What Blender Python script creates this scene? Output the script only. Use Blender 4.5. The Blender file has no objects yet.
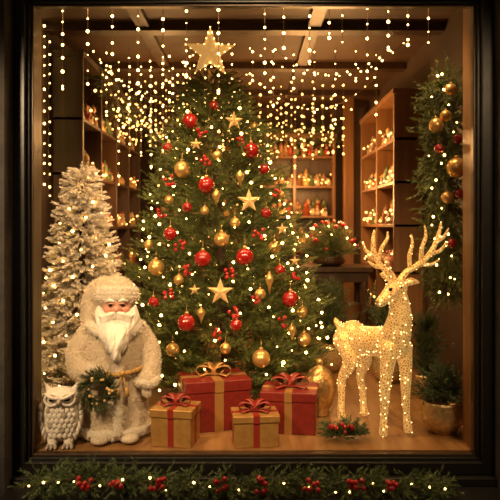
import bpy, math, random
import numpy as np
from mathutils import Vector, Matrix, noise
random.seed(7); rng=np.random.default_rng(7)
scene=bpy.context.scene
COL=scene.collection
try:
    scene.view_settings.view_transform='Standard'
except Exception: pass

# ---------------------------------------------------------------- materials
def _nt(name):
    m=bpy.data.materials.new(name); m.use_nodes=True
    nt=m.node_tree; b=nt.nodes['Principled BSDF']; return m,nt,b
def mat(name,c,rough=.5,metal=0,em=None,es=0,bump=0,bs=60,c2=None,cs=8,sheen=0,coat=0,stretch=None):
    m,nt,b=_nt(name)
    b.inputs['Base Color'].default_value=(*c,1); b.inputs['Roughness'].default_value=rough
    b.inputs['Metallic'].default_value=metal
    if em: b.inputs['Emission Color'].default_value=(*em,1); b.inputs['Emission Strength'].default_value=es
    if sheen: b.inputs['Sheen Weight'].default_value=sheen
    if coat: b.inputs['Coat Weight'].default_value=coat
    tc=nt.nodes.new('ShaderNodeTexCoord'); vec=tc.outputs['Object']
    if stretch:
        mp=nt.nodes.new('ShaderNodeMapping'); mp.inputs['Scale'].default_value=stretch
        nt.links.new(vec,mp.inputs['Vector']); vec=mp.outputs['Vector']
    if c2:
        n=nt.nodes.new('ShaderNodeTexNoise'); n.inputs['Scale'].default_value=cs; n.inputs['Detail'].default_value=5
        nt.links.new(vec,n.inputs['Vector'])
        r=nt.nodes.new('ShaderNodeValToRGB'); r.color_ramp.elements[0].position=.35; r.color_ramp.elements[1].position=.65
        r.color_ramp.elements[0].color=(*c,1); r.color_ramp.elements[1].color=(*c2,1)
        nt.links.new(n.outputs['Fac'],r.inputs['Fac']); nt.links.new(r.outputs['Color'],b.inputs['Base Color'])
    if bump:
        n=nt.nodes.new('ShaderNodeTexNoise'); n.inputs['Scale'].default_value=bs; n.inputs['Detail'].default_value=4
        nt.links.new(vec,n.inputs['Vector'])
        bp=nt.nodes.new('ShaderNodeBump'); bp.inputs['Strength'].default_value=bump; bp.inputs['Distance'].default_value=.01
        nt.links.new(n.outputs['Fac'],bp.inputs['Height']); nt.links.new(bp.outputs['Normal'],b.inputs['Normal'])
    return m
def mat_attr(name,rough=.6,metal=0,emis=0):
    m,nt,b=_nt(name); a=nt.nodes.new('ShaderNodeAttribute'); a.attribute_name='Col'
    nt.links.new(a.outputs['Color'],b.inputs['Base Color']); b.inputs['Roughness'].default_value=rough; b.inputs['Metallic'].default_value=metal
    if emis:
        nt.links.new(a.outputs['Color'],b.inputs['Emission Color']); b.inputs['Emission Strength'].default_value=emis
    return m
def mat_emit(name,c,s):
    m=bpy.data.materials.new(name); m.use_nodes=True; nt=m.node_tree; nt.nodes.clear()
    e=nt.nodes.new('ShaderNodeEmission'); o=nt.nodes.new('ShaderNodeOutputMaterial')
    e.inputs['Color'].default_value=(*c,1); e.inputs['Strength'].default_value=s
    nt.links.new(e.outputs[0],o.inputs['Surface']); return m
def mat_planks(name,c1,c2,scale=1.0,axis='Y'):
    m,nt,b=_nt(name); tc=nt.nodes.new('ShaderNodeTexCoord')
    mp=nt.nodes.new('ShaderNodeMapping'); mp.inputs['Scale'].default_value=(7*scale,.8*scale,1)
    if axis=='Z': mp.inputs['Scale'].default_value=(9*scale,9*scale,.6*scale)
    nt.links.new(tc.outputs['Object'],mp.inputs['Vector'])
    n=nt.nodes.new('ShaderNodeTexNoise'); n.inputs['Scale'].default_value=3; n.inputs['Detail'].default_value=6
    nt.links.new(mp.outputs['Vector'],n.inputs['Vector'])
    r=nt.nodes.new('ShaderNodeValToRGB'); r.color_ramp.elements[0].position=.3; r.color_ramp.elements[1].position=.7
    r.color_ramp.elements[0].color=(*c1,1); r.color_ramp.elements[1].color=(*c2,1)
    nt.links.new(n.outputs['Fac'],r.inputs['Fac']); nt.links.new(r.outputs['Color'],b.inputs['Base Color'])
    bp=nt.nodes.new('ShaderNodeBump'); bp.inputs['Strength'].default_value=.25; bp.inputs['Distance'].default_value=.01
    nt.links.new(n.outputs['Fac'],bp.inputs['Height']); nt.links.new(bp.outputs['Normal'],b.inputs['Normal'])
    b.inputs['Roughness'].default_value=.4
    return m

M_black=mat('black_paint',(.010,.009,.008),.35,bump=.1,bs=20)
M_bead=mat('bronze_bead',(.06,.034,.016),.35,metal=.3,bump=.1,bs=20)
M_stone=mat('grey_stone',(.035,.028,.024),.8,c2=(.06,.05,.04),bump=.4,bs=40)
M_floor=mat_planks('floor_wood',(.22,.105,.033),(.33,.17,.062))
M_wood=mat_planks('warm_wood',(.14,.06,.019),(.22,.10,.034),axis='Z')
M_beam=mat_planks('beam_wood',(.03,.013,.005),(.05,.022,.009),axis='Z')
M_jamb=mat_planks('jamb_wood',(.17,.07,.02),(.26,.12,.04),axis='Z')
M_dwood=mat_planks('dark_wood',(.035,.017,.008),(.07,.034,.014),axis='Z')
M_wall=mat('wall_brown',(.04,.020,.009),.7,c2=(.065,.034,.015),cs=2,bump=.2)
M_ceil=mat('ceiling_brown',(.042,.020,.008),.6,c2=(.07,.033,.012),cs=3,bump=.2)
M_leaf=mat_attr('fir_needles',.55)
M_bark=mat('bark',(.07,.035,.015),.8,bump=.5)
M_bulb=mat_emit('warm_bulb',(1,.58,.16),20)
M_bulbc=mat_emit('curtain_bulb',(1,.60,.18),15)
M_bulbb=mat_emit('back_bulb',(1,.50,.13),8)
M_bulbd=mat_emit('reindeer_bulb',(1,.66,.24),6)
M_wire=mat('wire',(.25,.16,.07),.5)
M_red=mat('red_glass',(.30,.008,.007),.2,coat=1)
M_berry=mat('berry_red',(.42,.01,.01),.3,coat=.5)
M_gold=mat('gold_glass',(.70,.42,.14),.3,metal=.65,bump=.15,bs=90)
M_jar=mat('mercury_glass_gold',(.42,.24,.08),.22,metal=.7,c2=(.60,.38,.15),cs=45,bump=.3,bs=70)
M_goldm=mat('gold_matte_glow',(.78,.50,.20),.45,metal=.25,bump=.6,bs=220,em=(.9,.5,.15),es=.06)  # slight emission added to lift the gold where it reflects dark
M_topper=mat('gold_glitter_glow',(.88,.56,.20),.4,metal=.3,bump=.9,bs=200,em=(1,.52,.14),es=.42,c2=(1,.75,.4),cs=130)  # emission paints a glow into the star so it looks brighter
M_plush=mat('cream_plush',(.62,.50,.35),.9,c2=(.76,.64,.475),cs=70,bump=1,bs=150,sheen=.15)
M_fur=mat('white_fur',(.78,.68,.53),.95,c2=(.90,.81,.67),cs=80,bump=1,bs=240,sheen=.2)
M_beard=mat('beard_white',(.88,.81,.70),.8,bump=.6,bs=150)
M_skin=mat('face_skin',(.66,.34,.23),.5,c2=(.72,.40,.28),cs=12)
M_cheek=mat('rosy_skin',(.68,.29,.205),.5)
M_eye=mat('eye_dark',(.02,.012,.01),.15)
M_rope=mat('gold_rope',(.55,.33,.10),.5,metal=.3,bump=.8,bs=120)
M_owl=mat('owl_plaster',(.72,.65,.55),.75,c2=(.86,.79,.70),cs=40,bump=.5,bs=120)
M_owld=mat('owl_grey',(.34,.28,.22),.8,c2=(.50,.43,.35),cs=60,bump=.5,bs=100)
M_giftr=mat('gift_red',(.16,.011,.007),.45,c2=(.21,.017,.010),cs=30,bump=.1,bs=200)
M_giftg=mat('gift_gold',(.38,.195,.05),.42,metal=.35,c2=(.46,.25,.072),cs=30,bump=.1,bs=200)
M_ribr=mat('ribbon_red',(.25,.022,.013),.4,bump=.1)
M_ribg=mat('ribbon_gold',(.45,.23,.07),.35,metal=.4)
M_pot=mat('pot_bronze',(.48,.33,.14),.32,metal=.6,c2=(.70,.50,.24),cs=50,bump=.5,bs=50)
M_shelf=mat_attr('figurine_paint',.4,.1)
M_white=mat_attr('flocked_needles',.8)
def mat_reindeer():
    m,nt,b=_nt('gold_wire_mesh_glow'); tc=nt.nodes.new('ShaderNodeTexCoord')
    v=nt.nodes.new('ShaderNodeTexVoronoi'); v.feature='DISTANCE_TO_EDGE'; v.inputs['Scale'].default_value=68
    nt.links.new(tc.outputs['Object'],v.inputs['Vector'])
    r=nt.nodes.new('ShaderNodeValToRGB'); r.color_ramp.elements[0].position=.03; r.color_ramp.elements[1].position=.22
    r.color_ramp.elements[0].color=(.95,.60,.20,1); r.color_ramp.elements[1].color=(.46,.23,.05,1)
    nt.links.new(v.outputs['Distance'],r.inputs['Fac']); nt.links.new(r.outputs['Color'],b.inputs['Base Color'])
    nt.links.new(r.outputs['Color'],b.inputs['Emission Color']); b.inputs['Emission Strength'].default_value=.40  # wire pattern also emits, a painted glow beyond what the bulbs give
    b.inputs['Metallic'].default_value=.4; b.inputs['Roughness'].default_value=.38
    bp=nt.nodes.new('ShaderNodeBump'); bp.inputs['Strength'].default_value=.7; bp.inputs['Distance'].default_value=.005; bp.invert=True
    nt.links.new(v.outputs['Distance'],bp.inputs['Height']); nt.links.new(bp.outputs['Normal'],b.inputs['Normal'])
    return m
M_deer=mat_reindeer()
def mat_glass():
    m=bpy.data.materials.new('antireflective_glass'); m.use_nodes=True; nt=m.node_tree; nt.nodes.clear()
    t=nt.nodes.new('ShaderNodeBsdfTransparent'); t.inputs[0].default_value=(.99,.985,.97,1); o=nt.nodes.new('ShaderNodeOutputMaterial')
    nt.links.new(t.outputs[0],o.inputs['Surface']); return m
M_glass=mat_glass()

# ---------------------------------------------------------------- primitives
def sphere(c,r,seg=16,ring=10,R=None):
    if not hasattr(r,'__len__'): r=(r,r,r)
    v=[(0,0,1)]; f=[]
    for i in range(1,ring):
        a=math.pi*i/ring
        for j in range(seg):
            t=2*math.pi*j/seg; v.append((math.sin(a)*math.cos(t),math.sin(a)*math.sin(t),math.cos(a)))
    v.append((0,0,-1)); n=len(v)-1
    for j in range(seg): f.append((0,1+j,1+(j+1)%seg))
    for i in range(ring-2):
        for j in range(seg):
            a=1+i*seg+j; b=1+i*seg+(j+1)%seg; f.append((a,a+seg,b+seg,b))
    base=1+(ring-2)*seg
    for j in range(seg): f.append((base+j,n,base+(j+1)%seg))
    out=[]
    for p in v:
        q=Vector((p[0]*r[0],p[1]*r[1],p[2]*r[2]))
        if R: q=R@q
        out.append(tuple(q+Vector(c)))
    return out,f
def box(c,s,rz=0,R=None):
    v=[];Rm=R or Matrix.Rotation(rz,3,'Z')
    for z in(-.5,.5):
        for x,y in((-.5,-.5),(.5,-.5),(.5,.5),(-.5,.5)):
            v.append(tuple(Rm@Vector((x*s[0],y*s[1],z*s[2]))+Vector(c)))
    return v,[(3,2,1,0),(4,5,6,7),(0,1,5,4),(1,2,6,5),(2,3,7,6),(3,0,4,7)]
def lathe(prof,c=(0,0,0),seg=24,sy=1,fold=None):
    v=[];f=[]
    n=len(prof)
    for i,(r,z) in enumerate(prof):
        for j in range(seg):
            t=2*math.pi*j/seg; rr=r*(fold(t,i/(n-1)) if fold else 1)
            v.append((c[0]+rr*math.cos(t),c[1]+rr*math.sin(t)*sy,c[2]+z))
    for i in range(n-1):
        for j in range(seg):
            a=i*seg+j;b=i*seg+(j+1)%seg; f.append((a,b,b+seg,a+seg))
    f.append(tuple(range(seg-1,-1,-1))); f.append(tuple((n-1)*seg+j for j in range(seg)))
    return v,f
def tube(pts,rad,seg=10,closed=False,jit=0):
    P=[Vector(p) for p in pts]; n=len(P)
    if not hasattr(rad,'__len__'): rad=[rad]*n
    v=[];f=[]; up=None
    for i in range(n):
        if closed: t=(P[(i+1)%n]-P[i-1])
        else: t=P[min(i+1,n-1)]-P[max(i-1,0)]
        if t.length<1e-9: t=Vector((0,0,1))
        t.normalize()
        if up is None:
            up=Vector((0,0,1)) if abs(t.z)<.9 else Vector((1,0,0))
        a=up-t*up.dot(t)
        if a.length<1e-6: a=t.orthogonal()
        a.normalize(); up=a; b=t.cross(a)
        for j in range(seg):
            th=2*math.pi*j/seg; r=rad[i]*(1+random.uniform(-jit,jit))
            v.append(tuple(P[i]+(a*math.cos(th)+b*math.sin(th))*r))
    m=n if closed else n-1
    for i in range(m):
        for j in range(seg):
            A=i*seg+j;B=i*seg+(j+1)%seg;C=((i+1)%n)*seg+(j+1)%seg;D=((i+1)%n)*seg+j
            f.append((A,B,C,D))
    if not closed:
        f.append(tuple(range(seg-1,-1,-1))); f.append(tuple((n-1)*seg+j for j in range(seg)))
    return v,f
def smoothpath(pts,n=8):
    P=[Vector(p) for p in pts]; out=[]
    for i in range(len(P)-1):
        p0=P[max(i-1,0)];p1=P[i];p2=P[i+1];p3=P[min(i+2,len(P)-1)]
        for k in range(n):
            t=k/n
            out.append(.5*((2*p1)+(p2-p0)*t+(2*p0-5*p1+4*p2-p3)*t*t+(3*p1-p0-3*p2+p3)*t**3))
    out.append(P[-1]); return out
def lerplist(r,n):
    out=[]
    for i in range(len(r)-1):
        for k in range(n): out.append(r[i]+(r[i+1]-r[i])*k/n)
    out.append(r[-1]); return out
def stube(pts,rad,seg=10,n=6,jit=0): return tube(smoothpath(pts,n),lerplist(rad,n),seg,jit=jit)
def star(c,R,r,th,n=5,rot=0,ry=0):
    v=[(0,-th,0),(0,th,0)];f=[]
    for i in range(2*n):
        a=math.pi/2+rot+math.pi*i/n; q=R if i%2==0 else r
        v.append((q*math.cos(a),0,q*math.sin(a)))
    for i in range(2*n):
        a=2+i;b=2+(i+1)%(2*n); f.append((0,a,b)); f.append((1,b,a))
    Rm=Matrix.Rotation(ry,3,'Z')
    return [tuple(Rm@Vector(p)+Vector(c)) for p in v],f
class MB:
    def __init__(s): s.v=[];s.f=[];s.m=[];s.c=[];s.mats=[];s.sm=[]
    def add(s,vf,m=None,col=None,smooth=True,M=None):
        v,f=vf
        if M is not None: v=[tuple(M@Vector(p)) for p in v]
        if m is not None and m not in s.mats: s.mats.append(m)
        o=len(s.v); s.v+=list(v); s.f+=[tuple(i+o for i in q) for q in f]
        s.m+=[s.mats.index(m) if m is not None else 0]*len(f); s.sm+=[smooth]*len(f)
        s.c+=[(*(col or (1,1,1)),1)]*len(v); return s
    def obj(s,name,parent=None,loc=None,rz=0,bevel=0):
        me=bpy.data.meshes.new(name); me.from_pydata(s.v,[],s.f)
        for m in s.mats: me.materials.append(m)
        me.polygons.foreach_set('material_index',s.m); me.polygons.foreach_set('use_smooth',s.sm)
        ca=me.color_attributes.new(name='Col',type='FLOAT_COLOR',domain='POINT')
        ca.data.foreach_set('color',np.array(s.c,dtype=np.float32).ravel())
        me.update(); o=bpy.data.objects.new(name,me); COL.objects.link(o)
        if parent: o.parent=parent
        if loc: o.location=loc
        o.rotation_euler[2]=rz
        if bevel:
            b=o.modifiers.new('bevel','BEVEL'); b.width=bevel; b.segments=2; b.limit_method='ANGLE'
        return o
def empty(name,loc=(0,0,0),rz=0,sc=1):
    e=bpy.data.objects.new(name,None); e.empty_display_size=.05; e.location=loc; e.rotation_euler[2]=rz
    e.scale=sc if hasattr(sc,'__len__') else (sc,sc,sc); COL.objects.link(e); return e
def bounds(name,x0,x1,y0,y1,z0,z1,m,bevel=0,parent=None):
    c=((x0+x1)/2,(y0+y1)/2,(z0+z1)/2); v,f=box((0,0,0),(x1-x0,y1-y0,z1-z0))
    o=MB().add((v,f),m,smooth=False).obj(name,parent,bevel=bevel); o.location=c; return o
def blob(name,prims,voxel,m,parent=None,it=6,extra=None):
    b=MB()
    for p in prims: b.add(p,m)
    o=b.obj(name+'_src')
    r=o.modifiers.new('r','REMESH'); r.mode='VOXEL'; r.voxel_size=voxel; r.use_smooth_shade=True
    s=o.modifiers.new('s','SMOOTH'); s.iterations=it; s.factor=.5
    dg=bpy.context.evaluated_depsgraph_get(); me=bpy.data.meshes.new_from_object(o.evaluated_get(dg))
    bpy.data.objects.remove(o); me.name=name
    if not me.materials: me.materials.append(m)
    me.polygons.foreach_set('use_smooth',[True]*len(me.polygons))
    q=bpy.data.objects.new(name,me); COL.objects.link(q)
    if parent: q.parent=parent
    return q
def ztube(pts,rad,seg=14,n=5):
    out=[stube(pts,rad,seg,n)]
    out.append(sphere(pts[0],rad[0],seg,8)); out.append(sphere(pts[-1],rad[-1],seg,8)); return out

# ---------------------------------------------------------------- foliage (numpy)
def tri_mesh(name,V,Cv,m,parent):
    nf=len(V)//3
    me=bpy.data.meshes.new(name); me.vertices.add(nf*3); me.vertices.foreach_set('co',V.astype(np.float32).ravel())
    me.loops.add(nf*3); me.loops.foreach_set('vertex_index',np.arange(nf*3,dtype=np.int32))
    me.polygons.add(nf); me.polygons.foreach_set('loop_start',np.arange(0,nf*3,3,dtype=np.int32))
    me.update(calc_edges=True)
    ca=me.color_attributes.new(name='Col',type='FLOAT_COLOR',domain='POINT')
    ca.data.foreach_set('color',np.concatenate([Cv,np.ones((nf*3,1))],1).astype(np.float32).ravel())
    me.materials.append(m); o=bpy.data.objects.new(name,me); COL.objects.link(o)
    if parent: o.parent=parent
    return o
def foliage(name,tw,m,c1,c2,parent=None,nl=.026,nw=.0035,per=34,ang=.9):
    T=len(tw); S=np.array([t[0] for t in tw],float); D=np.array([t[1] for t in tw],float); L=np.array([t[2] for t in tw],float)
    D/=np.linalg.norm(D,axis=1,keepdims=True)+1e-9
    S=np.repeat(S,per,0);Dn=np.repeat(D,per,0);Ln=np.repeat(L,per)
    N=T*per; t=rng.random(N)**.85
    q=rng.normal(size=(N,3)); q-= (q*Dn).sum(1,keepdims=True)*Dn; q/=np.linalg.norm(q,axis=1,keepdims=True)+1e-9
    a=ang*(1-.45*t)*rng.uniform(.7,1.2,N)
    nd=Dn*np.cos(a)[:,None]+q*np.sin(a)[:,None]
    base=S+Dn*(t*Ln)[:,None]; ln=nl*rng.uniform(.7,1.15,N)*(1-.25*t)
    side=np.cross(nd,rng.normal(size=(N,3))); side/=np.linalg.norm(side,axis=1,keepdims=True)+1e-9
    w=nw*.5
    V=np.empty((N,3,3)); V[:,0]=base-side*w; V[:,1]=base+side*w; V[:,2]=base+nd*ln[:,None]
    k=np.repeat(rng.random(T),per)*.7+rng.random(N)*.3
    C=np.array(c1)[None]*(1-k)[:,None]+np.array(c2)[None]*k[:,None]
    s2=np.cross(D,rng.normal(size=(T,3))); s2/=np.linalg.norm(s2,axis=1,keepdims=True)+1e-9
    S0=np.array([x[0] for x in tw],float)
    VS=np.empty((T,3,3)); VS[:,0]=S0-s2*.002; VS[:,1]=S0+s2*.002; VS[:,2]=S0+D*L[:,None]
    V=np.concatenate([V.reshape(-1,3),VS.reshape(-1,3)])
    Cv=np.repeat(np.concatenate([C,np.tile(np.array(c1)*.8,(T,1))]),3,0)
    return tri_mesh(name,V,Cv,m,parent)
def fuzz(name,obj,n,ln,w,m,c1,c2,parent,down=.3):
    me=obj.data; nv=len(me.vertices); co=np.empty(nv*3); me.vertices.foreach_get('co',co); co=co.reshape(-1,3)
    no=np.empty(nv*3); me.vertices.foreach_get('normal',no); no=no.reshape(-1,3)
    i=rng.integers(0,nv,n); B=co[i]+rng.normal(size=(n,3))*.0025; d=no[i]+rng.normal(size=(n,3))*.45; d[:,2]-=down
    d/=np.linalg.norm(d,axis=1,keepdims=True)+1e-9
    s=np.cross(d,rng.normal(size=(n,3))); s/=np.linalg.norm(s,axis=1,keepdims=True)+1e-9
    V=np.empty((n,3,3)); V[:,0]=B-s*w/2; V[:,1]=B+s*w/2; V[:,2]=B+d*(ln*rng.uniform(.5,1.2,n))[:,None]
    k=rng.random(n)[:,None]; C=np.array(c1)*(1-k)+np.array(c2)*k
    return tri_mesh(name,V.reshape(-1,3),np.repeat(C,3,0),m,parent)
def bulbs(name,pts,r,m,parent=None,seg=8,ring=6,lo=.6,hi=1.3):
    b=MB()
    for p in pts:
        b.add(sphere(p,r*random.uniform(lo,hi),seg,ring),m)
    return b.obj(name,parent)
def unit(v):
    v=Vector(v); return v.normalized() if v.length>1e-9 else Vector((0,0,1))
def conifer(boughs,zlo,zhi,prof,axis,ntw=12,tl=.12,up=.15,bias=.8,yc=0):
    tw=[]
    for i in range(boughs):
        u=(i+random.random())/boughs; z=zlo+(zhi-zlo)*(u**(1/bias) if bias else u)
        R=prof(z)*random.uniform(.80,1.10); th=i*2.39996+random.uniform(-.3,.3)
        ax=axis(z); o=Vector((math.cos(th),math.sin(th),0)); s=Vector((-o.y,o.x,0))
        root=Vector((ax,yc,z-.0))+Vector((0,0,.04)); n=max(3,int(ntw*R/.5)+2)
        def pt(t): return root+o*(R*t)+Vector((0,0,-.13*R*math.sin(t*2.2)+up*R*t*t))
        for k in range(n):
            t=.3+.7*(k+random.random())/n if k<n-1 else .86
            p=pt(t); d=unit(pt(min(t+.08,1.08))-p)
            sg=1 if k%2 else -1
            a=random.uniform(.3,1.0)*sg*(1-.4*t)
            dd=d*math.cos(a)+s*math.sin(a)+Vector((0,0,random.uniform(-.25,.45)))
            tw.append((p,unit(dd),tl*random.uniform(.6,1.15)*(.75+.25*R/.5)))
        tw.append((pt(.9),unit(o+Vector((0,0,random.uniform(0,.5)))),tl*.8))
    return tw

# ================================================================ ROOM SHELL
XL,XR,YB,H=-1.45,1.37,4.6,2.55
bounds('floor',XL,XR,0.0,YB,-.06,0,M_floor)
bounds('wall_left',XL-.1,XL,.13,YB,-.06,H,M_wall)
bounds('wall_right',XR,XR+.1,.13,YB,-.06,H,M_wall)
bounds('wall_back',XL-.1,XR+.1,YB,YB+.1,-.06,H,M_wall)
bounds('ceiling',XL-.1,XR+.1,0,YB+.1,H,H+.08,M_ceil)
b=MB()
for y in(1.35,2.45,3.6): b.add(box((-.04,y,H-.03),(XR-XL-.01,.12,.06)),M_beam,smooth=False)
for x in(-.75,.45): b.add(box((x,2.35,H-.02),(.09,4.3,.04)),M_beam,smooth=False)
b.obj('trim_ceiling_beams')
bounds('trim_jamb_left',XL-.1,-1.085,0,.13,-.06,H,M_dwood)
bounds('trim_jamb_right',1.108,XR+.1,0,.13,-.06,H,M_jamb)
bounds('trim_head',-1.085,1.108,0,.10,2.27,H,M_dwood)
w=empty('window_1')
L_,R_,T_,B_=-1.07,1.103,2.205,-.005
def fr(n,off,wd,y0,y1,m=M_black):
    x0,x1,z0,z1=L_-off,R_+off,B_-off,T_+off
    bounds(n+'_left',x0-wd,x0,y0,y1,z0-wd,z1+wd,m,.003,w); bounds(n+'_right',x1,x1+wd,y0,y1,z0-wd,z1+wd,m,.003,w)
    bounds(n+'_top',x0,x1,y0,y1,z1,z1+wd,m,.003,w); bounds(n+'_bottom',x0,x1,y0,y1,z0-wd,z0,m,.003,w)
fr('bead',0,.012,-.04,0,M_bead); fr('rebate',.012,.014,-.06,0); fr('stile',.026,.056,-.09,0)
bounds('glass_pane',L_,R_,-.03,-.025,B_,T_,M_glass,parent=w)
bounds('wall_front_left',-2.4,-1.152,-.2,0,-.7,2.9,M_stone)
bounds('wall_front_right',1.186,2.4,-.2,0,-.7,2.9,M_stone)
bounds('wall_front_top',-1.152,1.186,-.12,0,2.29,2.9,M_black)
bounds('wall_front_bottom',-1.152,1.186,-.3,0,-.7,-.18,M_black)
bounds('trim_sill',-1.151,1.185,-.40,0,-.18,-.13,M_black,.006)
bounds('trim_sill_step',-1.151,1.185,-.13,-.001,-.13,-.09,M_black,.006)
bounds('ground',-3,3,-5,-.2,-.76,-.7,M_stone)

# ================================================================ CLUTTER helper
PAL=[(.38,.07,.03),(.55,.34,.12),(.50,.36,.20),(.25,.12,.05),(.10,.13,.05),(.62,.40,.14),(.30,.05,.025),(.40,.25,.14),(.55,.40,.24),(.50,.30,.10),(.18,.09,.04)]
def figurine(b,x,y,z,h):
    k=random.choice((1,1,1,2,3,3,4,5)); c=random.choice(PAL); c2=random.choice(PAL)
    if k==1:
        b.add(lathe([(h*.26,0),(h*.22,h*.25),(h*.15,h*.6),(h*.06,h*.68)],(x,y,z),10),M_shelf,c)
        b.add(sphere((x,y,z+h*.76),h*.14,10,6),M_shelf,(.5,.32,.2)); b.add(lathe([(h*.15,0),(h*.09,h*.12),(.002,h*.24)],(x,y,z+h*.82),10),M_shelf,c2)
        for s in(-1,1): b.add(tube([(x+s*h*.1,y,z+h*.58),(x+s*h*.24,y-h*.05,z+h*.42),(x+s*h*.14,y-h*.16,z+h*.36)],h*.06,6),M_shelf,c)
    elif k==2:
        b.add(lathe([(h*.1,0),(h*.26,h*.08),(h*.3,h*.3),(h*.24,h*.5),(h*.12,h*.6),(h*.15,h*.66)],(x,y,z),12),M_shelf,c)
    elif k==3:
        b.add(lathe([(h*.30,0),(h*.2,h*.3),(h*.26,h*.32),(h*.14,h*.6),(h*.19,h*.62),(.003,h)],(x,y,z),9),M_shelf,(.10,.13,.05) if random.random()<.5 else c)
    elif k==4:
        b.add(box((x,y,z+h*.22),(h*.5,h*.3,h*.44)),M_shelf,c,smooth=False); b.add(lathe([(h*.36,0),(.003,h*.3)],(x,y,z+h*.44),4),M_shelf,c2,smooth=False)
        b.add(box((x+h*.14,y,z+h*.62),(h*.09,h*.09,h*.25)),M_shelf,c,smooth=False)
    else:
        q=(.52,.39,.25)
        b.add(sphere((x,y,z+h*.2),h*.22,10,8),M_shelf,q); b.add(sphere((x,y,z+h*.5),h*.165,10,8),M_shelf,q); b.add(sphere((x,y,z+h*.73),h*.12,10,8),M_shelf,q)
        b.add(lathe([(h*.15,0),(h*.15,h*.02),(h*.09,h*.03),(h*.08,h*.18)],(x,y,z+h*.79),10),M_shelf,c2); b.add(tube([(x-h*.12,y-h*.05,z+h*.62),(x,y-h*.13,z+h*.6),(x+h*.12,y-h*.05,z+h*.62)],h*.035,6),M_shelf,(.5,.05,.025))
def shelving(name,x0,x1,y0,y1,zs,front,wood,hrow=.24,step=.085,top=2.15,posts=()):
    e=empty(name); b=MB(); lp=[]
    for z in zs: b.add(box(((x0+x1)/2,(y0+y1)/2,z),(x1-x0,y1-y0,.025)),wood,smooth=False)
    t=.035
    if front=='-y':
        for x in (x0+t/2,x1-t/2,*posts): b.add(box((x,(y0+y1)/2,top/2),(t,y1-y0+.01,top)),wood,smooth=False)
        b.add(box(((x0+x1)/2,y1-.006,top/2),(x1-x0,.012,top)),M_dwood,smooth=False)
    else:
        for y in (y0+t/2,y1-t/2,*posts): b.add(box(((x0+x1)/2,y,top/2),(x1-x0+.01,t,top)),wood,smooth=False)
        bx=x1-.006 if front=='-x' else x0+.006
        b.add(box((bx,(y0+y1)/2,top/2),(.012,y1-y0,top)),M_dwood,smooth=False)
    b.add(box(((x0+x1)/2,(y0+y1)/2,top+.02),(x1-x0+.03,y1-y0+.03,.045)),wood,smooth=False)
    b.obj('frame',e,bevel=.003)
    c=MB()
    for z in zs:
        for row in (0,1):
            if front=='-y':
                x=x0+.07+row*.03
                while x<x1-.06:
                    figurine(c,x,y0+.06+row*.10,z+.0125,hrow*random.uniform(.45,.75)*(1+.3*row)); x+=step*random.uniform(.8,1.3)
                    if random.random()<.55: lp.append((x-.03,y0+.02,z+.03+random.random()*.12))
            else:
                y=y0+.08+row*.05
                while y<y1-.07:
                    figurine(c,(x0+.06+row*.08) if front=='-x' else (x1-.06-row*.08),y,z+.0125,hrow*random.uniform(.45,.75)*(1+.3*row)); y+=step*random.uniform(.9,1.5)
                    if random.random()<.4: lp.append((x0+.02 if front=='-x' else x1-.02,y,z+.03+random.random()*.12))
    c.obj('figurines',e); bulbs('fairy_lights',lp,.008,M_bulbb,e); return e
shelving('wall_shelf_unit',.05,1.0,4.28,4.59,[.5,.86,1.22,1.57,1.92],'-y',M_wood,.25,.065,posts=(.52,))
shelving('wall_shelf_unit',-1.1,-.1,4.28,4.59,[.5,.86,1.22,1.57,1.92],'-y',M_dwood,.25,.09)
shelving('side_shelf_unit',1.13,1.36,1.80,3.3,[.35,.75,1.12,1.46,1.80],'-x',M_wood,.24,.08,posts=(2.5,))
shelving('display_cabinet',-1.44,-1.22,1.45,3.9,[.3,.7,1.1,1.5,1.9],'+x',M_dwood,.25,.10,top=2.35,posts=(2.05,2.65,3.25))
bounds('wood_column',1.06,1.17,4.0,4.11,0,H,M_wood,.005)

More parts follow.
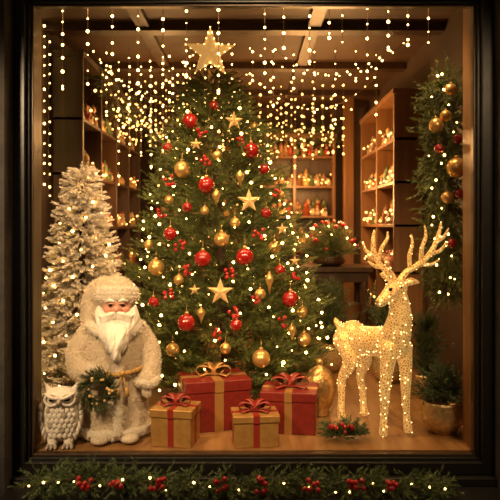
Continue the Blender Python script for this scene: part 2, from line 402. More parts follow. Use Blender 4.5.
t=empty('display_table',(.70,2.7,0)); b=MB()
b.add(box((0,0,.73),(.78,.5,.045)),M_dwood,smooth=False); b.add(box((0,0,.66),(.70,.43,.09)),M_dwood,smooth=False)
for sx in(-1,1):
    for sy in(-1,1): b.add(lathe([(.03,0),(.02,.1),(.032,.3),(.025,.5),(.035,.62)],(sx*.32,sy*.19,0),12),M_dwood)
b.add(box((0,0,.2),(.66,.4,.03)),M_dwood,smooth=False)
for x in(-.22,0,.22):
    b.add(lathe([(.08,0),(.10,.08),(.105,.18),(.11,.19),(.09,.185),(.085,.1)],(x,0,.215),16),M_wood)
b.obj('table',t,bevel=.004)
def bush(name,x,y,z,r,h,pot=True,n=60,c1=(.03,.05,.015),c2=(.09,.11,.035),lights=0,berries=0,tl=.12,potm=None,pr=.6,ph=.16,spread=1.0,nl=.032):
    e=empty(name,(x,y,z)); tw=[]
    zz=ph if pot else 0
    for i in range(n):
        th=i*2.4; el=random.uniform(.05,1.0)
        d=unit((math.cos(th)*math.cos(el*1.5)*spread,math.sin(th)*math.cos(el*1.5)*spread,math.sin(el*1.5)*h/r))
        for k in range(4):
            q=k/4; p=Vector((0,0,zz))+Vector((d.x*r,d.y*r,d.z*h*.8))*q*.85
            tw.append((p,unit(d+Vector((random.uniform(-.7,.7),random.uniform(-.7,.7),random.uniform(-.3,.3)))),tl*random.uniform(.7,1.2)))
    foliage('leaves',tw,M_leaf,c1,c2,e,nl=nl,per=26)
    if pot: MB().add(lathe([(r*pr*.6,0),(r*pr*.95,ph*.3),(r*pr*1.08,ph*.6),(r*pr*.95,ph*.88),(r*pr,ph),(r*pr*.85,ph-.005),(r*pr*.8,ph-.03)],(0,0,0),28),potm or M_pot).obj('pot',e)
    def rp():
        th=random.uniform(0,6.28); el=random.uniform(.1,1.4); return Vector((math.cos(th)*math.cos(el)*r*.9,math.sin(th)*math.cos(el)*r*.9,zz+math.sin(el)*h*.85))
    if lights: bulbs('fairy_lights',[rp() for _ in range(lights)],.007,M_bulb,e)
    if berries: bulbs('berries',[rp() for _ in range(berries)],.018,M_berry,e)
    return e
bush('tabletop_arrangement',.72,2.60,.7525,.30,.38,n=190,lights=12,berries=18,ph=.09,c1=(.07,.095,.028),c2=(.20,.22,.07),potm=M_dwood,pr=.45)
bush('potted_shrub',1.0,1.40,0,.20,.60,n=110,tl=.14,ph=.2,c1=(.035,.055,.018),c2=(.11,.13,.04))
bush('potted_shrub',.62,1.75,0,.24,.70,n=150,tl=.15,ph=.2,c1=(.035,.055,.018),c2=(.12,.14,.045))
bush('potted_shrub',-.95,1.75,0,.2,.55,n=60,tl=.14,ph=.2)
bush('potted_shrub',1.14,.95,0,.12,.56,n=110,tl=.11,ph=.16,c1=(.035,.055,.018),c2=(.11,.13,.04))

# ================================================================ CHRISTMAS TREE
TY=1.1
zs=np.array([0,.15,.29,.62,.96,1.29,1.63,1.96,2.08,2.14]); rs=np.array([.62,.66,.66,.62,.53,.45,.35,.19,.09,.03])
prof=lambda z: float(np.interp(z,zs,rs)); axis=lambda z:-.135-.125*z/2.1
ct=empty('christmas_tree')
tw=conifer(470,.10,2.08,prof,axis,ntw=13,tl=.13,yc=TY)
for i in range(700):
    z=random.uniform(.12,1.95); th=random.uniform(0,6.28); r=prof(z)*random.uniform(.2,.7)
    tw.append(((axis(z)+r*math.cos(th),TY+r*math.sin(th),z),unit((math.cos(th),math.sin(th),random.uniform(-.5,.5))),.13))
for i in range(8): tw.append(((axis(2.1),TY,2.0),unit((random.uniform(-.5,.5),random.uniform(-.5,.5),1)),.09))
foliage('foliage',tw,M_leaf,(.06,.082,.018),(.215,.24,.06),ct,nl=.030,nw=.0048,per=34)
MB().add(stube([(axis(0),TY,0),(axis(1),TY,1),(axis(2.1),TY,2.12)],[.05,.035,.01],12),M_bark).obj('trunk',ct)
def surf(x,z,k=.97):
    R=prof(z)*k; dx=x-axis(z); q=R*R-dx*dx
    return TY-math.sqrt(q) if q>0 else TY-.02
pts=[]
for i in range(290):
    u=(i+.5)/290; z=2.05-1.92*(u**.62); th=i*2.39996+random.uniform(-.2,.2); R=prof(z)*random.uniform(.92,1.07)
    pts.append((axis(z)+R*math.cos(th),TY+R*math.sin(th),z))
bulbs('fairy_lights',pts,.0075,M_bulb,ct,lo=.45,hi=1.4)
red=[(-.377,1.778,.056),(.006,1.59,.056),(-.263,1.363,.056),(-.53,1.62,.036),(-.482,1.07,.045),(-.277,.926,.056),(-.03,.938,.058),(-.366,.561,.058),(.244,.678,.056),(.18,.85,.038),(-.38,1.23,.034),(-.232,1.88,.034),(.09,1.48,.036),(-.58,.66,.038),(-.08,.55,.04),(.1,1.2,.036)]
gold=[(-.417,1.467,.056),(-.169,1.04,.050),(-.572,.866,.056),(.064,.358,.058),(.15,.99,.042),(.33,.43,.046),(-.64,1.0,.034),(.32,.59,.038),(-.09,1.14,.034),(-.27,1.21,.03),(-.2,1.55,.034),(-.45,.4,.044),(-.14,.42,.036),(-.5,1.28,.032),(.03,1.78,.03),(-.42,.80,.034),(.06,.72,.036),(.2,1.32,.03)]
def baubles(name,lst,m,parent,fy):
    b=MB()
    for x,z,r in lst:
        r*=.9; y=fy(x,z)-r*.6; b.add(sphere((x,y,z),r,24,16),m)
        b.add(lathe([(r*.22,0),(r*.22,r*.25),(r*.1,r*.3)],(x,y,z+r*.95),10),M_gold)
        b.add(tube([(x,y,z+r*1.2),(x,y,z+r*1.7),(x,y+.02,z+r*2.1)],.0015,5),M_gold)
    return b.obj(name,parent)
baubles('red_baubles',red,M_red,ct,surf); baubles('gold_baubles',gold,M_gold,ct,surf)
b=MB()
for x,z,r in[(-.10,1.778,.062),(-.006,1.27,.074),(-.17,.74,.08),(-.32,.75,.036),(.2,1.1,.04),(-.33,1.62,.04),(.28,.9,.035)]: b.add(star((x,surf(x,z)-.055,z),r,r*.40,.014,ry=random.uniform(-.2,.2)),M_goldm,smooth=False)
b.obj('star_ornaments',ct)
b=MB()
for x,z,l in[(.115,.80,.085),(-.2,1.3,.07),(.25,.50,.07),(-.06,1.42,.065),(-.28,.62,.06)]:
    y=surf(x,z)-.045; b.add(lathe([(.002,-l),(.012,-l*.4),(.026,0),(.022,l*.25),(.006,l*.5),(.004,l*.6)],(x,y,z),14),M_gold)
b.obj('drop_ornaments',ct)
b=MB()
for x,z in[(-.5,1.4),(-.27,1.52),(-.36,.86),(-.48,.72),(.18,1.32),(-.1,.62),(-.2,.5),(.05,1.07),(-.12,.85),(-.55,1.2),(.03,.7),(.2,.55),(-.05,1.65),(-.3,1.7),(.28,.8),(-.42,1.0)]:
    for k in range(7):
        xx=x+random.uniform(-.03,.03);zz=z+random.uniform(-.03,.03); b.add(sphere((xx,surf(xx,zz)-random.uniform(.01,.05),zz),.0115,10,7),M_berry)
b.obj('berry_sprigs',ct)
b=MB(); sc=(-.262,TY-.08,2.262)
b.add(star(sc,.174,.070,.045,ry=.12),M_topper,smooth=False); b.add(lathe([(.02,0),(.015,.08)],(-.262,TY-.05,2.07),10),M_goldm)
b.obj('star_topper',ct)
sp=[]
for i in range(10):
    a=math.pi/2+math.pi*i/5; q=.168 if i%2==0 else .068; a2=a+math.pi/5; q2=.068 if i%2==0 else .168
    for k in(0,.33,.67):
        sp.append((sc[0]+(1-k)*q*math.cos(a)+k*q2*math.cos(a2),sc[1]-.006,sc[2]+(1-k)*q*math.sin(a)+k*q2*math.sin(a2)))
bulbs('topper_lights',sp,.0035,M_bulb,ct)

# ================================================================ WHITE TREE
wt=empty('flocked_christmas_tree',(-1.045,.78,0))
wp=lambda z: float(np.interp(z,[0,.1,.3,.8,1.2,1.47],[.22,.30,.28,.20,.11,.02]))
tw=conifer(300,.10,1.44,wp,lambda z:0,ntw=18,tl=.10,up=-.1)
for i in range(700):
    z=random.uniform(.1,1.32); th=random.uniform(0,6.28); r=wp(z)*random.uniform(.2,.8)
    tw.append(((r*math.cos(th),r*math.sin(th),z),unit((math.cos(th),math.sin(th),-.2)),.08))
tw.append(((0,0,1.40),(0,0,1),.12))
foliage('foliage',tw,M_white,(.84,.75,.62),(.98,.93,.84),wt,nl=.025,nw=.012,per=40)
MB().add(lathe([(.03,0),(.025,.8),(.006,1.45)],(0,0,0),10),M_bark).obj('trunk',wt)
pts=[]
for i in range(115):
    z=1.45-1.33*((i+.5)/115)**.65; th=i*2.4; R=wp(z)*1.08; pts.append((R*math.cos(th),R*math.sin(th),z))
bulbs('fairy_lights',pts,.0075,M_bulb,wt)

# ================================================================ SANTA
sa=empty('santa_claus_figurine',(-.73,.235,0),.16,.91)
def ring_robe():
    R=[(.022,.178,.148),(.05,.193,.158),(.12,.190,.156),(.2,.182,.152),(.3,.172,.148),(.38,.168,.145),(.46,.178,.148),(.54,.186,.145),(.6,.175,.13),(.65,.13,.11),(.69,.08,.08),(.72,.06,.06)]
    v=[];f=[];seg=72
    for z,rx,ry in R:
        amp=.07*max(0,1-z/.45)
        for j in range(seg):
            t=2*math.pi*j/seg; k=1+amp*math.sin(9*t+1.2)+amp*.5*math.sin(14*t+z*4)
            v.append((rx*k*math.cos(t),ry*k*math.sin(t),z))
    n=len(R)
    for i in range(n-1):
        for j in range(seg): a=i*seg+j;b=i*seg+(j+1)%seg; f.append((a,b,b+seg,a+seg))
    f.append(tuple(range(seg-1,-1,-1))); f.append(tuple((n-1)*seg+j for j in range(seg))); return v,f
pr=[ring_robe()]
pr+=ztube([(.13,0,.60),(.195,-.015,.50),(.21,-.06,.40),(.19,-.10,.345)],[.074,.067,.059,.055])
pr+=ztube([(-.13,0,.60),(-.20,-.03,.50),(-.185,-.10,.42),(-.13,-.155,.40)],[.074,.067,.059,.052])
robe=blob('robe',pr,.0075,M_plush,sa,it=3)
PC1,PC2=(.62,.50,.36),(.90,.79,.62)
fuzz('robe_fuzz',robe,42000,.012,.0035,M_white,PC1,PC2,sa)
pr=[sphere((.010,.01,.825),(.116,.118,.108)),sphere((-.03,.03,.835),(.10,.11,.088)),sphere((-.01,.05,.74),(.122,.10,.12)),sphere((0,.06,.66),(.14,.09,.07)),sphere((.07,.04,.70),(.06,.07,.1)),sphere((-.07,.03,.70),(.065,.08,.1))]
pr+=ztube([(-.06,.03,.875),(-.115,.05,.84),(-.14,.055,.77),(-.145,.045,.69),(-.14,.02,.63)],[.055,.05,.048,.046,.04])
hood=blob('hood',pr,.007,M_plush,sa,it=6)
fuzz('hood_fuzz',hood,14000,.012,.0035,M_white,PC1,PC2,sa)
b=MB()
def torus(c,rx,ry,r,tilt=0,seg=48,jit=.12,Rm=None,n=12):
    Rm=Rm or Matrix.Rotation(tilt,3,'X')
    return tube([Rm@Vector((rx*math.cos(a),ry*math.sin(a),0))+Vector(c) for a in [2*math.pi*k/seg for k in range(seg)]],r,n,True,jit)
for dz,dr in((-.012,.0),(.010,-.001),(.028,-.006)): b.add(torus((.018,-.010,.820+dz),.103+dr,.108+dr,.021,-.14),M_fur)
b.add(torus((0,0,.050),.190,.157,.027,seg=80),M_fur)
b.add(stube([(.02,-.150,.50),(.03,-.150,.38),(.03,-.160,.2),(.03,-.172,.05)],[.022,.024,.026,.026],14,10,jit=.12),M_fur)
b.add(torus((.192,-.098,.35),.053,.053,.021,.35),M_fur)
b.add(torus((-.115,-.165,.398),.044,.044,.020,Rm=Matrix.Rotation(.5,3,'Z')@Matrix.Rotation(1.35,3,'Y')),M_fur)
b.add(stube([(-.14,-.06,.655),(-.08,-.12,.63),(.02,-.14,.60),(.11,-.11,.63),(.15,-.04,.66)],[.03,.035,.035,.035,.03],14,8,jit=.12),M_fur)
trim=b.obj('fur_trim',sa)
fuzz('fur_trim_fuzz',trim,16000,.016,.0035,M_white,(.76,.66,.51),(.97,.89,.75),sa,down=.1)
pr=[sphere((.02,-.052,.765),(.084,.078,.09)),sphere((.02,-.115,.786),(.05,.016,.016))]
blob('face',pr,.005,M_skin,sa,it=4)
b=MB(); b.add(sphere((.02,-.148,.757),(.022,.023,.020),16,10),M_cheek)
for s in(-1,1):
    b.add(sphere((.02+s*.045,-.108,.752),(.030,.022,.022),16,10),M_cheek)
    b.add(sphere((.02+s*.034,-.128,.778),(.013,.008,.008),14,9),M_eye)
    b.add(stube([(.02+s*.014,-.136,.788),(.02+s*.034,-.138,.791),(.02+s*.052,-.124,.784)],[.004,.005,.003],8),M_skin)
b.obj('eyes_and_nose',sa)
b=MB()
for s in(-1,1):
    b.add(stube([(.02+s*.012,-.140,.801),(.02+s*.036,-.139,.808),(.02+s*.066,-.116,.797)],[.006,.010,.005],10,jit=.1),M_beard)
    for q in range(5):
        o=q*.006
        b.add(stube([(.02+s*.004,-.155,.738-o),(.02+s*.035,-.164+o*.4,.731-o),(.02+s*.075,-.149,.714-o*1.3),(.02+s*(.100-o),-.124,.724-o*2.2)],[.009,.014,.011,.003],9),M_beard)
for i in range(150):
    row=i%5; u=(i/149)*2-1+random.uniform(-.05,.05); a=u*1.4
    sx=.02+math.sin(a)*(.102-.014*row); sy=-.05-math.cos(a)*(.074+.012*row); z0=.745-.030*math.cos(a)-.012*row+ .03*abs(u)
    L=.235-.085*abs(u)**1.5-row*.010+random.uniform(-.035,.02); ph=random.uniform(0,6); P=[];n=12
    for k in range(n):
        q=k/(n-1); w_=math.sin(q*10+ph)*.010*q
        P.append((sx+(.02-sx)*q*q*.35+w_+.022*math.sin(q*3.1)*(u),sy-.050*math.sin(q*2.6)*math.cos(a)-.02*q*math.cos(a)-.018*q+.004*math.cos(q*10+ph),z0-L*q))
    b.add(tube(P,[.0095+.003*math.sin(3*q/(n-1)) if q<n-2 else (.007 if q==n-2 else .002) for q in range(n)],7),M_beard)
b.obj('beard',sa)
blob('beard_core',[sphere((.02,-.11,.675),(.092,.045,.07)),sphere((.02,-.130,.61),(.075,.04,.07)),sphere((.02,-.140,.56),(.05,.027,.04))],.006,M_beard,sa,it=6)
def hand(c,dirv,side,name):
    d=unit(dirv); u=unit(d.orthogonal()); s=d.cross(Vector((0,-1,0))); s=unit(s)
    p=[sphere(c,(.026,.02,.03))]
    for k in range(4):
        o=s*(k-1.5)*.014; L=[.042,.05,.047,.036][k]
        a=Vector(c)+o+d*.015; p+=ztube([a,a+d*L*.6+Vector((0,-.006,0)),a+d*L+Vector((0,.006,-.008))],[.009,.0085,.007],8,3)
    a=Vector(c)+s*side*.022; p+=ztube([a,a+s*side*.014+d*.018],[.010,.008],8,3)
    return blob(name,p,.0035,M_plush,sa,it=2)
hand((.19,-.115,.315),(.0,-.1,-1),-1,'hand_right'); hand((-.085,-.19,.405),(.8,-.3,-.5),-1,'hand_left')
b=MB()
for x in(-.07,.095): b.add(sphere((x,-.158,.027),(.054,.065,.027),18,10),M_plush)
b.obj('boots',sa)
b=MB()
P=[(-.165,-.05,.40),(-.1,-.145,.405),(.0,-.175,.395),(.08,-.165,.40),(.15,-.11,.41),(.175,-.02,.41)]
for ph in(0,math.pi):
    q=smoothpath(P,10); b.add(tube([p+Vector((0,.004*math.cos(i*1.2+ph)-.010,.006*math.sin(i*1.2+ph))) for i,p in enumerate(q)],.009,8),M_rope)
for dx in(-.012,.012): b.add(stube([(.055,-.184,.40),(.055+dx,-.194,.36),(.055+dx*2,-.194,.32)],[.006,.005,.005],8),M_rope); b.add(lathe([(.017,-.05),(.013,-.02),(.006,0)],(.055+dx*2,-.194,.325),10),M_rope)
b.add(sphere((.055,-.190,.402),.018,12,8),M_rope)
b.obj('rope_belt',sa)
tw=[]; wc=Vector((-.075,-.225,.325))
for i in range(170):
    a=i/170*2*math.pi; p=wc+Vector((.060*math.cos(a),0,.072*math.sin(a))); tg=Vector((-math.sin(a),0,math.cos(a))); o=Vector((math.cos(a),0,math.sin(a)))
    tw.append((p,unit(tg*.8+o*random.uniform(-1,1)+Vector((0,random.uniform(-.7,.3),0))),.06))
foliage('wreath_leaves',tw,M_leaf,(.03,.05,.015),(.11,.13,.04),sa,nl=.022,nw=.005,per=26)
bulbs('wreath_berries',[wc+Vector((.06*math.cos(a)+random.uniform(-.02,.02),-.035,.07*math.sin(a)+random.uniform(-.02,.02))) for a in np.linspace(0,6.28,14)],.008,M_goldm,sa)

# ================================================================ OWL
ow=empty('owl_figurine',(-.965,.085,0),.12,(1.14,1.05,.93))
pr=[sphere((0,.01,.13),(.088,.078,.115)),sphere((0,.0,.18),(.085,.072,.09)),sphere((0,-.008,.262),(.084,.068,.060)),sphere((0,.03,.07),(.065,.07,.05))]
for s in(-1,1):
    pr+=ztube([(s*.05,-.01,.295),(s*.068,-.012,.325),(s*.075,-.01,.345)],[.022,.013,.005],10,4)
    pr+=ztube([(s*.035,-.03,.05),(s*.035,-.045,.018)],[.028,.02],10,3)
pr+=ztube([(0,.06,.08),(0,.10,.03)],[.04,.03],10,3)
blob('body',pr,.005,M_owl,ow,it=5)
b=MB()
for s in(-1,1):
    b.add(torus((s*.035,-.070,.266),.031,.031,.007,Rm=Matrix.Rotation(s*.3,3,'Z')@Matrix.Rotation(1.5,3,'X'),seg=28,jit=.05,n=8),M_owl)
    b.add(sphere((s*.033,-.072,.266),(.0135,.010,.010),14,10),M_eye)
    b.add(stube([(s*.006,-.086,.274),(s*.034,-.088,.284),(s*.064,-.062,.300)],[.006,.010,.005],8),M_owl)
    for k in range(3): b.add(stube([(s*.035+(k-1)*.014,-.055,.02),(s*.035+(k-1)*.018,-.078,.012),(s*.035+(k-1)*.019,-.088,.006)],[.008,.008,.004],8),M_owld)
b.add(stube([(0,-.078,.268),(0,-.096,.256),(0,-.090,.236)],[.011,.009,.002],10),M_owld)
b.obj('face',ow)
b=MB()
for s in(-1,1):
    for row in range(7):
        for k in range(4):
            y=-.038+k*.027; z=.218-row*.026-k*.006; x=s*(.086-.0025*k*k+.004*math.sin(row/5*3.1)-max(0,row-3)*.006)
            b.add(sphere((x,y,z),(.009,.018,.027),8,6,R=Matrix.Rotation(-.35,3,'X')),M_owld if (row+k)%3==0 else M_owl)
for row in range(6):
    for k in range(6):
        a=(k-2.5)*.24+(row%2)*.12; z=.205-row*.027
        b.add(sphere((.088*math.sin(a),-.076*math.cos(a)+abs(row-1.5)*.003,z),(.012,.005,.017),8,6),M_owld if (k*2+row*3)%9==0 else M_owl)
b.obj('feathers',ow)

# ================================================================ REINDEER
rd=empty('reindeer_light_figure')
V=Vector
pr=[]
pr+=ztube([(.575,.555,.475),(.64,.485,.465),(.72,.40,.47),(.79,.315,.485)],[.078,.082,.085,.082],18)
pr.append(sphere((.60,.53,.48),(.082,.082,.09))); pr.append(sphere((.80,.30,.50),(.075,.075,.10)))
pr+=ztube([(.80,.30,.53),(.815,.28,.62),(.81,.27,.70),(.795,.26,.765)],[.082,.066,.054,.048],16)
pr+=ztube([(.800,.262,.785),(.772,.238,.777),(.730,.203,.748),(.692,.175,.720)],[.052,.050,.037,.028],14)
pr.append(sphere((.685,.168,.720),(.024,.024,.022)))
def leg(P,r): 
    return ztube(P,r,12,5)
pr+=leg([(.545,.515,.46),(.575,.475,.345),(.535,.52,.235),(.533,.525,.12),(.528,.515,.05),(.532,.505,.014)],[.066,.044,.026,.020,.022,.025])
pr+=leg([(.635,.60,.46),(.675,.555,.345),(.655,.60,.235),(.672,.605,.12),(.674,.60,.05),(.678,.59,.014)],[.064,.044,.026,.020,.022,.025])
pr+=leg([(.755,.265,.45),(.735,.245,.34),(.722,.228,.21),(.717,.225,.10),(.712,.215,.05),(.71,.208,.014)],[.054,.036,.026,.019,.022,.025])
pr+=leg([(.845,.335,.45),(.855,.315,.34),(.850,.295,.21),(.853,.29,.10),(.855,.28,.05),(.857,.272,.014)],[.054,.036,.026,.019,.022,.025])
pr+=ztube([(.535,.595,.52),(.515,.62,.55),(.51,.63,.565)],[.022,.018,.008],10,4)
for P in([(.835,.275,.800),(.875,.282,.818),(.922,.285,.812)],[(.765,.262,.825),(.735,.27,.850),(.705,.275,.858)]):
    pr+=ztube(P,[.014,.024,.006],10,4)
body=blob('body',pr,.0055,M_deer,rd,it=4)
b=MB()
def ant(P,r):
    r=[q*1.22 for q in r]; b.add(stube(P,r,10,6),M_deer); b.add(sphere(P[-1],r[-1],8,6),M_deer); b.add(sphere(P[0],r[0],8,6),M_deer)
ant([(.782,.258,.82),(.755,.25,.865),(.70,.24,.91),(.665,.235,.98),(.662,.235,1.05),(.668,.235,1.095)],[.015,.014,.013,.012,.010,.005])
ant([(.72,.243,.90),(.67,.22,.905),(.63,.21,.93)],[.011,.009,.004])
ant([(.668,.236,.96),(.625,.24,.985),(.608,.24,1.03)],[.010,.008,.004])
ant([(.69,.238,.93),(.705,.23,1.0),(.735,.23,1.05),(.738,.23,1.085)],[.011,.009,.008,.004])
ant([(.77,.255,.845),(.745,.2,.87),(.735,.17,.905)],[.010,.008,.004])
ant([(.812,.265,.825),(.85,.275,.87),(.91,.285,.905),(.98,.295,.965),(1.025,.30,1.05),(1.045,.30,1.135)],[.015,.014,.013,.012,.010,.005])
ant([(.87,.28,.885),(.865,.27,.96),(.88,.27,1.02),(.875,.27,1.07)],[.011,.010,.008,.004])
ant([(.93,.288,.92),(.935,.28,1.0),(.955,.28,1.06),(.95,.28,1.12)],[.011,.010,.008,.004])
ant([(.985,.296,.97),(1.04,.30,.985),(1.075,.30,1.03)],[.010,.009,.004])
ant([(1.015,.298,1.03),(1.06,.30,1.06),(1.085,.30,1.105)],[.009,.008,.004])
ant([(.92,.286,.91),(.99,.29,.91),(1.03,.29,.935)],[.010,.008,.004])
antl=b.obj('antlers',rd)
b=MB()
b.add(sphere((.668,.157,.725),(.012,.011,.010),10,8),M_rope)
b.add(sphere((.742,.176,.785),.010,10,8),M_eye); b.add(sphere((.803,.208,.792),.0085,10,8),M_eye)
b.obj('eyes_and_nose',rd)
vs=[v.co.copy()+v.normal*.002 for v in body.data.vertices]; va=[v.co.copy() for v in antl.data.vertices]
bulbs('fairy_lights',[vs[random.randrange(len(vs))] for _ in range(300)]+[va[random.randrange(len(va))] for _ in range(60)],.0028,M_bulbd,rd,6,5)

# ================================================================ GIFTS
def ribbon(P,wd,wv,th=.0015):
    P=[Vector(p) for p in P]; wv=unit(wv)*wd/2; v=[];f=[]; n=len(P)
    for i,p in enumerate(P):
        t=unit(P[min(i+1,n-1)]-P[max(i-1,0)]); nn=unit(t.cross(wv))*th
        v+= [tuple(p-wv-nn),tuple(p+wv-nn),tuple(p+wv+nn),tuple(p-wv+nn)]
    for i in range(n-1):
        a=i*4
        for j in range(4): f.append((a+j,a+(j+1)%4,a+4+(j+1)%4,a+4+j))
    f.append((3,2,1,0)); f.append(tuple((n-1)*4+j for j in range(4))); return v,f
def bow(b,c,s,m,rz=0,loops=((1,0),(-1,0),(1,1),(-1,1))):
    c=Vector(c); Rz=Matrix.Rotation(rz,3,'Z')
    for sg,lv in loops:
        al=.22 if lv==0 else .65; P=[]
        az=0 if lv==0 else .6*sg
        R2=Rz@Matrix.Rotation(az,3,'Z'); s_=s if lv==0 else s*.8
        for k in range(17):
            t=k/16*2*math.pi; rr=s_*(.5-.5*math.cos(t)); 
            x=sg*rr*math.cos(al)*1.0 - sg*math.sin(al)*math.sin(t)*s_*.28; z=rr*math.sin(al)+math.cos(al)*math.sin(t)*s_*.3+s_*.1
            P.append(c+R2@Vector((x,0,max(z,.002))))
        b.add(ribbon(P,s*.45,R2@Vector((0,1,0))),m)
    b.add(sphere(c+Vector((0,0,s*.14)),(s*.17,s*.2,s*.15),14,10),m)
    for sg in(-1,1):
        P=[c+Rz@Vector(q) for q in((0,0,s*.05),(sg*s*.4,-s*.25,s*.10),(sg*s*.8,-s*.5,s*.035))]
        b.add(ribbon(smoothpath(P,5),s*.3,Rz@Vector((.5,sg*.8,0))),m)
def gift(name,x,y,wx,wy,h,rz,mb,mr,mbow,s,bs=1):
    e=empty(name,(x,y,0),rz)
    a=MB(); a.add(box((0,0,h*.41),(wx,wy,h*.82)),mb,smooth=False); a.add(box((0,0,h*.89),(wx+.014,wy+.014,h*.22)),mb,smooth=False); a.obj('box',e,bevel=.004)
    r=MB(); w_=s; t=.0035
    r.add(box((0,0,h*.40),(w_,wy+t,h*.80)),mr,smooth=False); r.add(box((0,0,h*.89),(w_,wy+.014+t,h*.22+t)),mr,smooth=False)
    r.add(box((0,0,h*.40),(wx+t,w_,h*.80)),mr,smooth=False); r.add(box((0,0,h*.89),(wx+.014+t,w_,h*.22+t)),mr,smooth=False)
    bow(r,(0,0,h+.004),bs,mbow,rz=-rz); r.obj('ribbon',e); return e
gift('red_gift_box',-.205,.42,.355,.27,.275,.28,M_giftr,M_ribg,M_ribg,.05,.10)
gift('gold_gift_box',-.385,.125,.21,.18,.190,-.18,M_giftg,M_ribr,M_ribr,.03,.08)
gift('gold_gift_box',.025,.115,.225,.17,.160,.10,M_giftg,M_ribr,M_ribr,.032,.085)
gift('red_gift_box',.222,.35,.29,.23,.225,-.15,M_giftr,M_ribg,M_ribr,.04,.105)
b=MB(); g=empty('gold_glass_jar',(.415,.60,0))
b.add(lathe([(.055,0),(.062,.012),(.05,.03),(.07,.06),(.088,.11),(.093,.17),(.085,.225),(.062,.265),(.03,.285),(.018,.295),(.024,.305),(.02,.325),(.006,.335)],(0,0,0),32,fold=lambda t,u:1+.02*math.cos(12*t)),M_jar); b.obj('jar',g)
e=empty('pine_sprig',(.49,.17,.0)); tw=[]
for i in range(60):
    a=random.uniform(0,6.28); d=unit((math.cos(a),math.sin(a)*.5,random.uniform(.0,.6)))
    for q in(0,.035,.07):
        tw.append((Vector((0,0,.025))+Vector((d.x,d.y,d.z*.6))*q,unit(d+Vector((random.uniform(-.5,.5),random.uniform(-.3,.3),random.uniform(0,.3)))),.065))
foliage('needles',tw,M_leaf,(.04,.065,.02),(.12,.15,.045),e,nl=.022,nw=.0045,per=26)
bulbs('berries',[(random.uniform(-.08,.04),random.uniform(-.07,-.02),random.uniform(.05,.09)) for _ in range(9)],.012,M_berry,e,12,8)
bush('potted_fir_plant',1.045,.28,0,.155,.24,n=110,c1=(.035,.062,.025),c2=(.12,.16,.065),tl=.08,pr=.72,ph=.175)

# ================================================================ GARLANDS
def garland(name,path,rad,n,c1,c2,tl=.10,grav=-.1,parentname='needles',nl=.028,per=28,nw=.004,xmax=9):
    e=empty(name); P=smoothpath(path,10); tw=[]
    while len(tw)<n:
        k=random.randrange(len(P)-1); p=P[k].lerp(P[k+1],random.random()); t=unit(P[k+1]-P[k])
        q=V((random.gauss(0,1),random.gauss(0,1),random.gauss(0,1))); q=unit(q-t*q.dot(t))
        d=unit(t*random.choice((-1,1,1))*random.uniform(.3,1)+q*random.uniform(.4,1)+V((0,0,grav)))
        s=p+q*rad*random.uniform(0,.5); L=tl*random.uniform(.7,1.2)
        if (s+d*L).x>xmax or s.x>xmax: continue
        tw.append((s,d,L))
    foliage(parentname,tw,M_leaf,c1,c2,e,nl=nl,per=per,nw=nw)
    MB().add(tube(P,.006,6),M_bark).obj('stem',e)
    return e,P
e,P=garland('fir_garland',[(1.20,.55,1.98),(1.10,.52,1.84),(1.13,.50,1.62),(1.10,.50,1.42),(1.15,.58,1.20),(1.17,.66,.95),(1.19,.68,.72)],.15,1000,(.055,.075,.02),(.19,.21,.058),tl=.13,grav=-.35,nl=.032,nw=.0058,xmax=1.325)
b=MB()
for x,y,z,r in((1.14,.33,1.44,.056),(1.035,.36,1.68,.040),(1.085,.35,1.73,.032),(1.10,.37,1.28,.034),(1.12,.37,1.88,.034)): b.add(sphere((x,y,z),r,20,14),M_gold); b.add(lathe([(r*.2,0),(r*.2,r*.3)],(x,y,z+r*.95),8),M_gold)
for x,y,z in((1.05,.35,1.55),(1.17,.38,1.30),(1.16,.48,1.02),(1.15,.35,1.60)):
    b.add(sphere((x,y,z),.028,16,10),M_red)
b.obj('baubles',e)
bulbs('fairy_lights',[P[i]+V((random.uniform(-.12,.06),-.15,random.uniform(-.03,.03))) for i in range(0,len(P),2)],.006,M_bulb,e)
e,P=garland('sill_garland',[(-1.0,-.23,-.085),(-.8,-.22,-.06),(-.5,-.22,-.08),(-.2,-.23,-.09),(.1,-.22,-.08),(.4,-.22,-.10),(.65,-.23,-.09),(.90,-.23,-.095)],.03,700,(.05,.08,.025),(.16,.21,.07),tl=.10,grav=.05,nl=.028,nw=.005)
b=MB()
for x in(-.75,-.42,-.14,.28,.65,-.6,.05,.48):
    for k in range(7): b.add(sphere((x+random.uniform(-.035,.035),-.30+random.uniform(-.02,.02),-.055+random.uniform(-.025,.03)),.0125,12,8),M_berry)
b.obj('berries',e)
bulbs('fairy_lights',[P[int(i*(len(P)-1)/20)]+V((random.uniform(-.02,.02),-.05,random.uniform(-.02,.05))) for i in range(21)],.0045,M_bulb,e)

# ================================================================ CURTAIN LIGHTS
def curtain(name,xs,y,ztop,zb,m,r,step,wire=True):
    e=empty(name); w_=MB(); pts=[]
    for x in xs:
        bot=random.uniform(*zb); yy=y+random.uniform(-.05,.05)
        if wire: w_.add(tube([(x,yy,ztop),(x,yy,(ztop+bot)/2),(x,yy,bot)],.0014,4),M_wire)
        z=ztop-random.uniform(.02,step)
        while z>bot: pts.append((x,yy,z)); z-=step*random.uniform(.7,1.35)
        pts.append((x,yy,bot))
    if wire: w_.obj('wires',e)
    bulbs('bulbs',pts,r,m,e,lo=.5,hi=1.4); return e
curtain('curtain_lights',[-1.0,-.88,-.74,-.6,-.47,-.34,-.17,.08,.18,.32,.42,.5,.63,.74,.86,.97],.24,2.545,(1.83,2.14),M_bulbc,.0064,.066)
curtain('curtain_lights',[x*.16-1.1 for x in range(14)],1.75,2.50,(1.85,2.25),M_bulbc,.0065,.10)
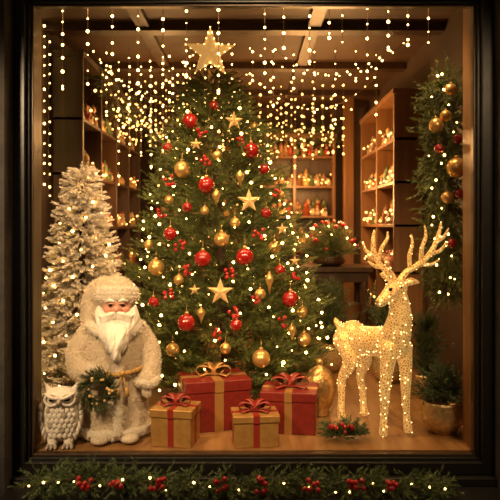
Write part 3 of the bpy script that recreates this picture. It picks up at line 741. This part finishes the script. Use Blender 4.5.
curtain('curtain_lights',[x*.09-1.1 for x in range(9)],2.2,2.52,(1.45,1.9),M_bulbc,.0065,.08)
curtain('curtain_lights',[x*.10-1.1 for x in range(21)],2.95,2.545,(1.7,2.2),M_bulbb,.008,.10)
curtain('curtain_lights',[x*.10-1.1 for x in range(21)],3.9,2.545,(1.65,2.25),M_bulbb,.009,.11)
# strings hanging on the left wall behind the flocked tree
e=empty('wall_string_lights'); w_=MB(); pts=[]
for y in(.85,.98,1.1,1.22,1.34):
    bot=random.uniform(1.1,1.6); x=-1.43; w_.add(tube([(x,y,2.545),(x,y,bot)],.0014,4),M_wire)
    z=2.5
    while z>bot: pts.append((x+.01,y,z)); z-=.075*random.uniform(.7,1.3)
w_.obj('wires',e); bulbs('bulbs',pts,.0065,M_bulbc,e)
e=empty('swag_lights'); w_=MB(); pts=[]
for (xa,xb,y,z,s) in[(-1.15,0,2.1,2.4,.3),(0,1.08,2.2,2.4,.3),(-1.15,-.3,3.3,2.35,.3),(-.3,1.08,3.4,2.35,.35),(.1,1.08,1.2,2.4,.25),(-1.15,-.4,1.5,2.4,.3),(0,1.08,1.6,2.45,.2)]:
    Q=[V((xa+(xb-xa)*k/40,y,z-s*4*(k/40)*(1-k/40))) for k in range(41)]
    w_.add(tube(Q,.0015,4),M_wire); pts+=Q[::3]
w_.obj('wires',e); bulbs('bulbs',pts,.0065,M_bulbc,e)
e,P=garland('cornice_garland',[(-1.10,1.5,2.25),(-1.10,2.3,2.12),(-1.10,3.1,2.22),(-1.05,4.1,2.15),(-.3,4.1,2.1),(.4,4.1,2.18),(.95,4.1,2.12)],.10,420,(.04,.055,.018),(.12,.14,.04),tl=.15)
bulbs('fairy_lights',[p+V((random.uniform(-.08,.10),-.08,random.uniform(-.15,.1))) for p in P for _ in(0,1)],.009,M_bulbb,e)

# ================================================================ LIGHTS
def light(kind,name,loc,e,c,size=.1,tgt=None,spot=None,blend=.6):
    d=bpy.data.lights.new(name,kind); d.energy=e; d.color=c
    if kind=='AREA': d.size=size
    else: d.shadow_soft_size=size
    if spot: d.spot_size=spot; d.spot_blend=blend
    o=bpy.data.objects.new(name,d); COL.objects.link(o); o.location=loc
    if tgt: o.rotation_euler=(Vector(tgt)-Vector(loc)).to_track_quat('-Z','Y').to_euler()
    return o
W=(1,.62,.29)
light('SPOT','added_front_fill_left',(-1.9,-2.2,2.3),360,(1,.70,.40),.15,(-.8,.4,.65),.75)  # three spots added outside the window to fill the figures' fronts
light('SPOT','added_front_fill_mid',(.1,-2.2,2.6),350,(1,.67,.35),.18,(-.1,.8,.9),.85)
light('SPOT','added_front_fill_right',(1.4,-2.2,2.5),150,(1,.67,.35),.18,(.8,.4,.7),.8)
for i,x in enumerate((-.85,0,.8)): light('SPOT','added_top_key_%d'%i,(x,.3,2.5),(85,65,55)[i],W,.06,(x*1.08,.65,0),1.7)  # unseen spots added above the opening as key light on the display
light('POINT','added_room_fill_left',(-.7,2.2,1.9),20,(1,.50,.17),.12)  # three bare points added to brighten the back room and shelves
light('POINT','added_room_fill_right',(.65,2.1,1.8),38,(1,.50,.17),.12)
light('POINT','added_room_fill_rear',(.5,3.6,1.6),46,(1,.48,.15),.12)
light('POINT','side_shelf_lamp',(.85,2.6,1.3),20,(1,.50,.17),.1)
light('POINT','cabinet_lamp',(-1.0,2.3,1.4),11,(1,.50,.17),.1)
wd=bpy.data.worlds.new('night'); scene.world=wd; wd.use_nodes=True
wd.node_tree.nodes['Background'].inputs[0].default_value=(.12,.075,.045,1); wd.node_tree.nodes['Background'].inputs[1].default_value=.5

# ================================================================ CAMERA
cd=bpy.data.cameras.new('camera'); cam=bpy.data.objects.new('camera',cd); COL.objects.link(cam)
cam.location=(0,-3.2,1.125); cam.rotation_euler=(math.pi/2,0,0); cd.sensor_width=36; cd.lens=46.08; cd.shift_y=-.05
cd.dof.use_dof=True; cd.dof.focus_distance=3.65; cd.dof.aperture_fstop=2.4
scene.camera=cam
